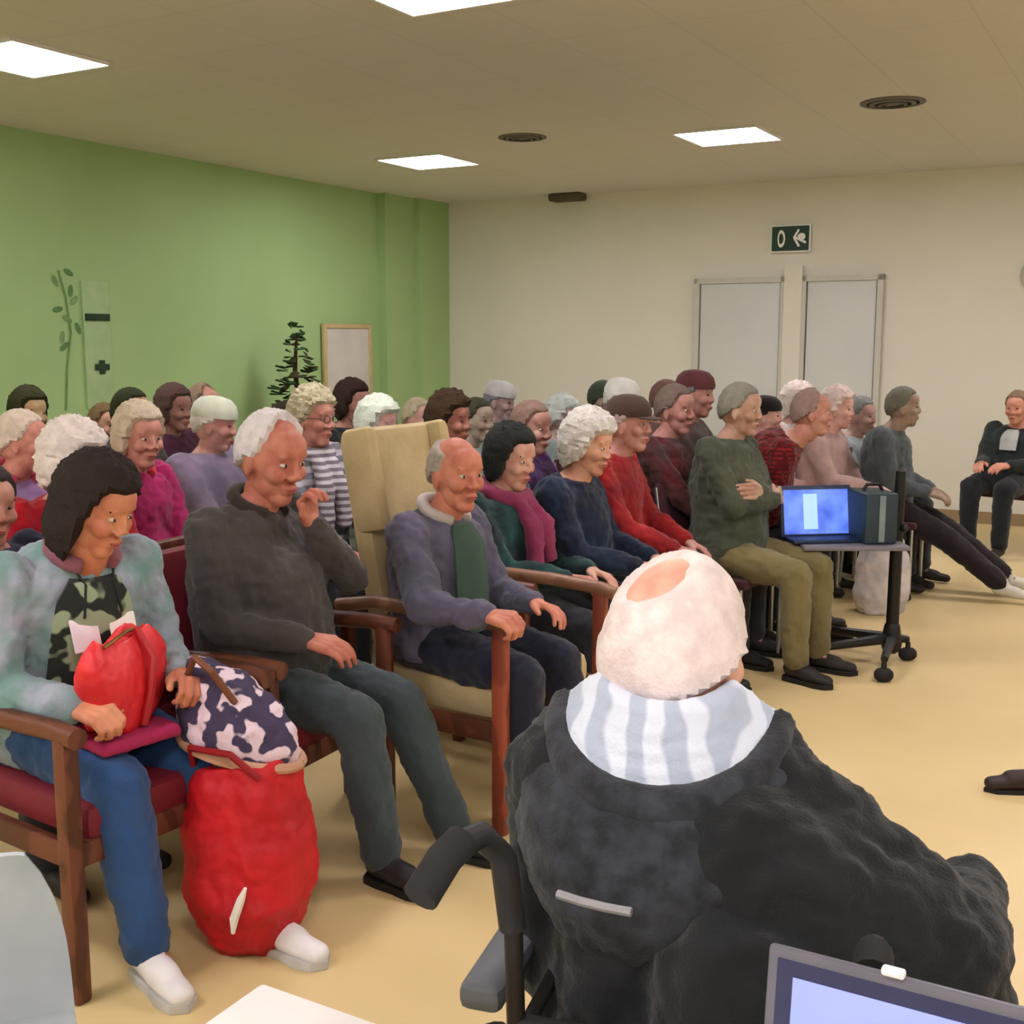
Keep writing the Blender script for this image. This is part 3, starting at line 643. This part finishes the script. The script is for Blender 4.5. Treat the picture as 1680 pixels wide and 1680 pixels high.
# ---------------------------------------------------------------- red handbag on the woman's lap
def L2W(q, p): return q.loc + M.Rotation(q.rot, 3, 'Z') @ V(p)
def handbag():
    p = L2W(woman, (.33, .0, .60)); t = thing('handbag', p, woman.rot + math.radians(28), 'bright red leather handbag with a strap on the lap of the dark-haired person', 'handbag')
    RED = mat('red_leather', (226, 44, 52), .45, (206, 30, 40), 'noise', 6, bump=.1, spec=.5)
    b = MB(); R_ = []
    for z, wy, wx in ((0, .10, .055), (.03, .125, .065), (.10, .155, .07), (.16, .165, .06), (.20, .150, .045), (.225, .115, .025)):
        R_.append([V((wx * math.copysign(abs(math.cos(a)) ** .7, math.cos(a)), wy * math.copysign(abs(math.sin(a)) ** .7, math.sin(a)), z + .018 * math.sin(3 * a))) for a in [2 * math.pi * k / 28 for k in range(28)]])
    b.rings(R_); link('pouch', fuse(b, .006, 2, .012, .07), RED, t)
    obj('strap', MB().tube([(.07, -.03, .01), (.083, -.012, .09), (.078, .015, .17), (.03, .03, .232), (-.05, .04, .18)], .011, 8), mat('red_strap', (178, 22, 30), .5), t)
    obj('zip', MB().tube([(.02, -.11, .222), (.02, 0, .238), (.02, .11, .222)], .005, 6), mat('brass', (150, 110, 60), .4, metal=.8), t)
    g = MB().box((.02, .08, -.015), (.16, .16, .022), None, .01)
    tt = thing('folded_cloth', L2W(woman, (.35, -.02, .565)), woman.rot, 'magenta cloth folded under the red handbag', 'cloth')
    link('folded_cloth_layer', fuse(MB().box((0, 0, .02), (.20, .22, .035), None, .015), .006, 2, .008, .05), mat('magenta_cloth', (176, 40, 92), .9), tt)
    for k, (yy, c) in enumerate(((-.045, (242, 236, 244)), (.05, (236, 246, 236)))):
        c0, a0 = woman.sp(.30); n = woman.ringat(.34 , .135, .168, .015, .055, 40)
        s_ = .26 * (1 if k else -1); cc = woman.sp(.60)[0] + V((.176, yy * 1.1, -.01))
        o = thing('badge', L2W(woman, cc), woman.rot, ('white name badge' if k else 'pinkish white name badge') + ' hanging on the print top, ' + ('right one' if k else 'left one'), 'badge')
        obj('card', MB().box((0, 0, 0), (.006, .074, .07 if k else .085), M.Rotation(-.30, 3, 'Y'), .003), WHITE if k else mat('badge_pink', (240, 226, 238), .5), o)
        obj('cord', MB().tube([(.0, 0, .04), (-.01, -yy * .3, .12), (-.07, yy * .5, .22)], .004, 6), BLACK, o)
handbag()
# ---------------------------------------------------------------- red shopping bag with the floral bag in it
def shopping():
    c = V((atx(412, 2.86, .2), 2.86, 0)); rz = math.radians(-20)
    t = thing('shopping_bag', c, rz, 'large red shopping bag with a white mark standing on the floor', 'bag')
    REDB = mat('red_bag', (204, 24, 36), .6, (176, 14, 28), 'noise', 7, bump=.15)
    R_ = []
    for z, wx, wy, sx in ((0, .085, .10, .0), (.03, .12, .125, .0), (.15, .165, .15, .0), (.30, .165, .14, .0), (.42, .145, .12, -.01), (.49, .125, .10, -.01)):
        R_.append([V((sx + wx * math.copysign(abs(math.cos(a)) ** .75, math.cos(a)), wy * math.copysign(abs(math.sin(a)) ** .75, math.sin(a)), z + (.025 * math.cos(a) if z > .4 else 0))) for a in [2 * math.pi * k / 32 for k in range(32)]])
    link('bag_body', fuse(MB().rings(R_), .0075, 2, .03, .10), REDB, t)
    mk = MB(); pts = [(.045, .10), (.05, .14), (.07, .19), (.085, .225)]
    mk.tube([(x + .0, -.158 + .01 * x, z) for x, z in pts], .008, 8, [.005, .012, .011, .004])
    obj('white_mark', mk, WHITE, t)
    obj('handle', MB().tube([(-.12, -.06, .47), (-.10, -.10, .54), (.03, -.12, .545), (.09, -.09, .48)], .009, 8), mat('bag_handle', (150, 14, 24), .6), t)
    FL = mat('floral', (64, 56, 84), .85, (222, 202, 214), 'print', 22, bump=.2)
    t2 = thing('tote_bag', c + V((-.02, .02, .50)), rz + .1, 'navy, pink and white floral tote bag resting on the red shopping bag', 'bag')
    b = MB(); R_ = []
    for z, wx, wy, dx in ((-.02, .11, .08, 0), (.02, .16, .10, 0), (.09, .165, .095, -.01), (.16, .13, .07, -.03), (.22, .08, .05, -.06)):
        R_.append([V((dx + wx * math.cos(a), wy * math.sin(a), z + .09 * (-.3) * math.cos(a))) for a in [2 * math.pi * k / 28 for k in range(28)]])
    link('bag_body', fuse(b.rings(R_), .0075, 2, .03, .08), FL, t2)
    obj('handle', MB().tube([(.02, -.06, .15), (-.02, -.10, .24), (-.07, -.09, .27), (-.12, -.05, .2)], .009, 8), mat('brown_handle', (120, 72, 48), .6), t2)
    obj('trim_band', MB().tube([V((.162 * math.cos(a), .102 * math.sin(a), .012 - .03 * math.cos(a))) for a in [2 * math.pi * k / 28 for k in range(29)]], .014, 8), mat('tan_band', (206, 160, 132), .8), t2)
shopping()
# ---------------------------------------------------------------- foreground person in the wheelchair
wy = 1.62
driver = person('white-haired person seen from behind in a black hooded jacket, sitting in the wheelchair', 1112, 916, 1.60, rot=72, lean=.04, slump=.12, yaw=-18, pitch=8, roll=0, hair='crown', hc=(238, 224, 220),
    skin=(246, 200, 174), top=(33, 36, 38), top2=(24, 27, 29), psc=5, pants=(34, 36, 44), det=3, chair=None, bulk=1.1, wide=.84, hs=1.14, seat=.50, neck=.105, armr=1.15, jx=(((-.05, -.13, .90), .10, (-.02, -.34, .78), .10), ((-.09, -.12, .74), .13, (-.01, -.36, .70), .10), ((-.10, -.12, .60), .12, (-.03, -.30, .60), .09)),
    hands=[(.26, .14, .74), (.24, -.42, .76)], poles=[(-.5, .0, -1), (-.1, -.8, -.55)], feet=[(.50, .10, .17), (.50, -.10, .17)])
def hood():
    r = driver.root; c, a = driver.sp(1.0)
    LIN = mat('hood_lining', (206, 216, 230), .95, (168, 180, 198), 'wood', 6, bump=.4, sheen=.3)
    HD = cloth((56, 60, 66), (34, 37, 41), 'noise', 30)
    # local: X forward, Y left; the hood lies open down the back (-X)
    n = 19
    def Nc(f): return c + V((.010 - .085 * math.sin(f), .088 * math.cos(f), .075 - .02 * math.sin(f)))
    def Oc(f): return c + V((.035 - .150 * math.sin(f) ** .8, .150 * math.cos(f), .040 - .085 * math.sin(f)))
    def Dc(f): return c + V((.020 - .165 * math.sin(f) ** .8, .182 * math.cos(f), -.03 - .185 * math.sin(f)))
    fs = [math.pi * i / (n - 1) for i in range(n)]
    h = MB()
    for g in (0, .25, .5, .75, 1):
        h.tube([Oc(f).lerp(Dc(f), g) + V((-.012 * math.sin(math.pi * g) - .002, 0, 0)) for f in fs], 0, 10, [(.026 + .022 * math.sin(f)) * (.75 + .5 * math.sin(math.pi * g)) for f in fs])
    link('hood', fuse(h, .008, 3, .014, .06), HD, r)
    rim = MB(); rim.tube([Oc(f) + V((-.014, 0, .012)) for f in fs], 0, 12, [.020 + .010 * math.sin(f) for f in fs]); link('hood_rim', fuse(rim, .006, 2, .004, .05), HD, r)
    l = MB()
    for g in (0, .2, .4, .6, .8, .95): l.tube([Nc(f).lerp(Oc(f), g) + V((.0, 0, .014 - .014 * g)) for f in fs], 0, 8, [.020 + .006 * math.sin(f) for f in fs])
    link('hood_lining', fuse(l, .007, 3, .006, .06), LIN, r)
    obj('seam_piping', MB().tube([driver.ringat(.62, .128, .175, .005, .070, 40)[k] for k in (17, 18, 19, 20)], .006, 8), mat('reflective_piping', (150, 150, 152), .4), r)
hood()
def wheelchair():
    q = driver; t = thing('wheelchair', q.loc + M.Rotation(q.rot, 3, 'Z') @ V((0, -.075, .015)), q.rot, 'black wheelchair with curved push handles in the foreground', 'wheelchair')
    NYL = mat('black_nylon', (26, 26, 30), .7, bump=.1)
    obj('seat', MB().box((.03, 0, .465), (.46, .46, .05), None, .02), NYL, t)
    obj('backrest', MB().box((-.225, 0, .61), (.03, .42, .22), M.Rotation(-.08, 3, 'Y'), .012), NYL, t)
    for s in (1, -1):
        y = s * .205
        fr = MB().tube([(-.21, y, .18), (-.215, y, .5), (-.245, y, .86)], .012)
        fr.tube([(-.21, y, .44), (.22, y, .44), (.27, y, .40), (.30, y, .17)], .012); fr.tube([(-.21, y, .20), (.20, y, .20), (.20, y, .44)], .012)
        fr.tube([(-.20, y, .44), (-.20, y, .68), (.12, y, .68), (.14, y, .44)], .011)
        obj('side_frame', fr, DARKM, t)
        hy = y + (.02 if s > 0 else 0)
        if s < 0: hp_ = [(-.235, y, .82), (-.24, y, .86), (-.25, y, .885), (-.27, y, .89), (-.29, y, .885)]
        hd = obj('push_handle', MB().tube(hp_ if s < 0 else [(-.245, y, .84), (-.25, y + .01 * s, .93), (-.275, y + .03 * s, .965), (-.31, y + .045 * s, .965), (-.35, y + .06 * s, .945)], .017, 12), BLACK, t)
        obj('grip', MB().tube([(-.27, y, .891), (-.285, y, .889), (-.30, y, .884)] if s < 0 else [(-.30, y + .044 * s, .966), (-.33, y + .053 * s, .958), (-.375, y + .065 * s, .93)], .021, 12), RUBBER, hd)
        obj('armrest', MB().box((-.02, s * .27, .70), (.34, .06, .035), None, .015), mat('grey_pad', (96, 100, 106), .5), t)
        wh = MB(); wc = V((-.16, s * .305, .30))
        def circ(r, yy): return [wc + V((r * math.cos(a), yy, r * math.sin(a))) for a in [2 * math.pi * k / 40 for k in range(41)]]
        wo = obj('wheel', wh.tube(circ(.285, 0), .016, 8), RUBBER, t)
        obj('hand_rim', MB().tube(circ(.25, s * .03), .009, 8), METAL, wo)
        sp_ = MB()
        for k in range(18):
            a = 2 * math.pi * k / 18; sp_.cone(wc + V((.03 * math.cos(a + 1), 0, .03 * math.sin(a + 1))), .0016, wc + V((.28 * math.cos(a), 0, .28 * math.sin(a))), .0016, 5)
        obj('spokes', sp_, METAL, wo); obj('hub', MB().cone(wc + V((0, -.03, 0)), .03, wc + V((0, .03, 0)), .03), DARKM, wo)
        cc = V((.24, s * .25, .075))
        ca = obj('caster', MB().tube([cc + V((.06 * math.cos(a), 0, .06 * math.sin(a))) for a in [2 * math.pi * k / 20 for k in range(21)]], .015, 8).ell(cc, (.05, .01, .05)), RUBBER, t)
        obj('fork', MB().tube([cc, cc + V((.03, 0, .08)), cc + V((-.03, 0, .13))], .008, 6), DARKM, ca)
        obj('footrest', MB().tube([(.30, s * .22, .30), (.40, s * .20, .13)], .010, 8).box((.46, s * .13, .105), (.16, .16, .02), None, .008), DARKM, t)
wheelchair()
# ---------------------------------------------------------------- rolling stand with laptop
def stand():
    b = V((1.80, 5.50, 0)); rz = math.radians(-10)
    t = thing('rolling_stand', b, 0, 'black rolling stand on casters with a small shelf', 'stand')
    ends = [(-.43, -.12), (.13, .02), (-.11, -.33), (-.30, .12)]
    ends = [V((1.36 - b.x, 5.33 - b.y, .085)), V((1.93 - b.x, 5.53 - b.y, .085)), V((1.70 - b.x, 5.17 - b.y, .085)), V((1.52 - b.x, 5.78 - b.y, .085))]
    hub = V((.045, .02, .115))
    for e in ends:
        lg = obj('leg', MB().tube([hub, hub.lerp(e, .5) + V((0, 0, .01)), e + V((0, 0, .02))], .02, 8, [.028, .022, .017]), DARKM, t)
        obj('caster', MB().cone(e + V((-.012, 0, -.052)), .033, e + V((.012, 0, -.052)), .033).cone(e, .012, e + V((0, 0, -.04)), .012), RUBBER, lg)
    obj('hub', MB().cone(hub + V((0, 0, -.03)), .05, hub + V((0, 0, .05)), .04), DARKM, t)
    obj('pole', MB().tube([hub, (.05, .03, .55), (.055, .03, .93)], .03, 12, [.031, .03, .024]), DARKM, t)
    obj('shelf', MB().box((-.19, .03, .585), (.50, .36, .022), None, .008), mat('shelf_grey', (120, 118, 126), .5), t)
    obj('bracket', MB().box((-.05, .03, .565), (.24, .05, .03), None, .006), DARKM, t)
    obj('knob', MB().ell((.07, -.01, .66), (.02, .02, .02)), BLACK, t)
    t2 = thing('laptop', b + V((-.32, .02, .598)), math.radians(8), 'open laptop with a bright blue screen on the shelf of the rolling stand', 'laptop')
    CASE = mat('laptop_case', (32, 48, 78), .4)
    obj('keyboard_base', MB().box((0, -.0, .008), (.34, .20, .016), None, .006), CASE, t2)
    ld = obj('lid', MB().box((0, .07, .13), (.36, .012, .25), M.Rotation(.20, 3, 'X').inverted(), .006), CASE, t2)
    SC = mat('screen_blue', (96, 128, 226), .3, (44, 66, 168), 'noise', 7, emit=.6)
    obj('screen', MB().box((0, .0625, .1285), (.325, .003, .215), M.Rotation(.20, 3, 'X').inverted()), SC, ld, False)
    obj('screen_shape', MB().box((-.03, .0605, .13), (.07, .002, .17), M.Rotation(.20, 3, 'X').inverted()).box((.09, .061, .12), (.05, .002, .12), M.Rotation(.20, 3, 'X').inverted()), mat('screen_pale', (150, 184, 250), .3, emit=.55, var=.05), ld, False)
    t3 = thing('equipment_box', b + V((-.05, .02, .598)), .1, 'dark teal equipment box right of the laptop on the rolling stand', 'box')
    obj('case', MB().box((-.03, 0, .12), (.16, .24, .24), None, .012), mat('teal_case', (38, 60, 68), .5), t3)
    obj('front_strip', MB().box((-.03, -.123, .12), (.03, .006, .22), None, .003), mat('grey_strip', (120, 140, 140), .5), t3)
    obj('handle', MB().tube([(-.08, 0, .235), (-.06, 0, .27), (0, 0, .27), (.02, 0, .235)], .009, 8), BLACK, t3)
stand()
tb = thing('shoulder_bag', (2.12, 6.55, 0), .3, 'pale grey-white bag at the feet of the person in the dark grey jacket', 'bag')
R_ = [[V((wx * math.cos(a), wy_ * math.sin(a), z)) for a in [2 * math.pi * k / 24 for k in range(24)]] for z, wx, wy_ in ((0, .13, .09), (.1, .17, .12), (.3, .16, .11), (.44, .12, .08), (.5, .06, .05))]
link('bag_body', fuse(MB().rings(R_), .012, 2, .03, .1), mat('pale_bag', (212, 204, 204), .8, (176, 176, 180), 'noise', 8), tb)
obj('handle', MB().tube([(-.06, 0, .46), (-.04, 0, .56), (.04, 0, .56), (.06, 0, .46)], .008), BLACK, tb)
# ---------------------------------------------------------------- white table, laptop, pale chair, shoe
def table():
    z = .74; a = V((-.319, 1.385, z)); u = U; v = -W
    t = thing('table', (0, 0, 0), 0, 'white table with one corner showing at the bottom edge of the view', 'table')
    t.location = a; t.rotation_euler = (0, 0, PH)
    obj('tabletop', MB().box((.7, -.35, -.0125), (1.4, .7, .025), None, .008), mat('white_laminate', (244, 242, 238), .35, var=.03), t)
    for x, y in ((.06, -.06), (1.34, -.06), (.06, -.64), (1.34, -.64)): obj('leg', MB().tube([(x, y, -.74), (x, y, -.02)], .018, 12), METAL, t)
    t2 = thing('laptop', a + u * .668 - v * .0 + V((0, 0, .0)), PH, 'grey-framed laptop with a periwinkle screen in the bottom right corner', 'laptop')
    # hinge on the far side, screen facing back towards the camera
    GR = mat('laptop_grey', (112, 112, 122), .4, metal=.3); 
    obj('keyboard_base', MB().box((.18, -.13, .009), (.38, .25, .018), None, .006), GR, t2)
    Rl = M.Rotation(-.12, 3, 'X')
    def lid(c, s, b=0): 
        m = MB().box(c, s, None, b); m.v = [Rl @ p + V((.18, 0, .015)) for p in m.v]; return m
    ld = obj('lid', lid((0, 0, .100), (.40, .012, .205), .007), GR, t2)
    obj('bezel', lid((0, -.0065, .100), (.378, .002, .185)), mat('bezel_navy', (50, 54, 88), .4), ld, False)
    obj('screen', lid((0, -.008, .098), (.345, .002, .158)), mat('screen_periwinkle', (126, 140, 214), .3, (142, 152, 220), 'noise', 3, emit=.42), ld, False)
    obj('webcam', lid((-.08, -.003, .2055), (.022, .012, .008), .003), WHITE, ld)
table()
def pale_chair():
    t = thing('plastic_chair', (-.82, 1.52, 0), math.radians(-60), 'pale grey plastic chair back in the bottom left corner', 'chair')
    PL = mat('pale_plastic', (176, 184, 186), .35, (150, 160, 164), 'noise', 4)
    b = MB(); R_ = []
    for i in range(9):
        f = i / 8; wd = .22 * (1 - .25 * f ** 4); z = .42 + .29 * f; x = -.20 - .06 * f
        o_ = [V((x - .03 * math.cos(a), wd * math.sin(a), z)) for a in [-1.5 + 3 * k / 10 for k in range(11)]]
        i_ = [p + V((.016, 0, 0)) for p in o_]; R_.append(o_ + i_[::-1])
    obj('backrest', b.rings(R_), PL, t)
    obj('seat', MB().box((.0, 0, .43), (.44, .44, .03), None, .014), PL, t)
    for sx in (-.19, .19):
        for sy in (-.19, .19): obj('leg', MB().tube([(sx * 1.1, sy * 1.1, 0), (sx, sy, .42)], .012), METAL, t)
pale_chair()
sh = thing('shoe', (1.79, 3.86, 0), math.radians(180), 'dark shoe tip on the floor at the right edge', 'shoe')
f = MB(); f.cone((-.06, 0, .045), .04, (.06, 0, .043), .038, flat=.9); f.cone((.02, 0, .036), .036, (.13, 0, .03), .03, flat=.8); f.cone((-.07, 0, .06), .036, (-.07, 0, .09), .034)
link('upper', fuse(f, .007, 1), mat('dark_shoe', (44, 28, 26), .5), sh)
obj('sole', MB().prism([(-.11, -.02), (-.09, -.035), (.05, -.038), (.12, -.03), (.155, 0), (.12, .03), (.05, .038), (-.09, .035), (-.11, .02)], 0, .015), RUBBER, sh, False)
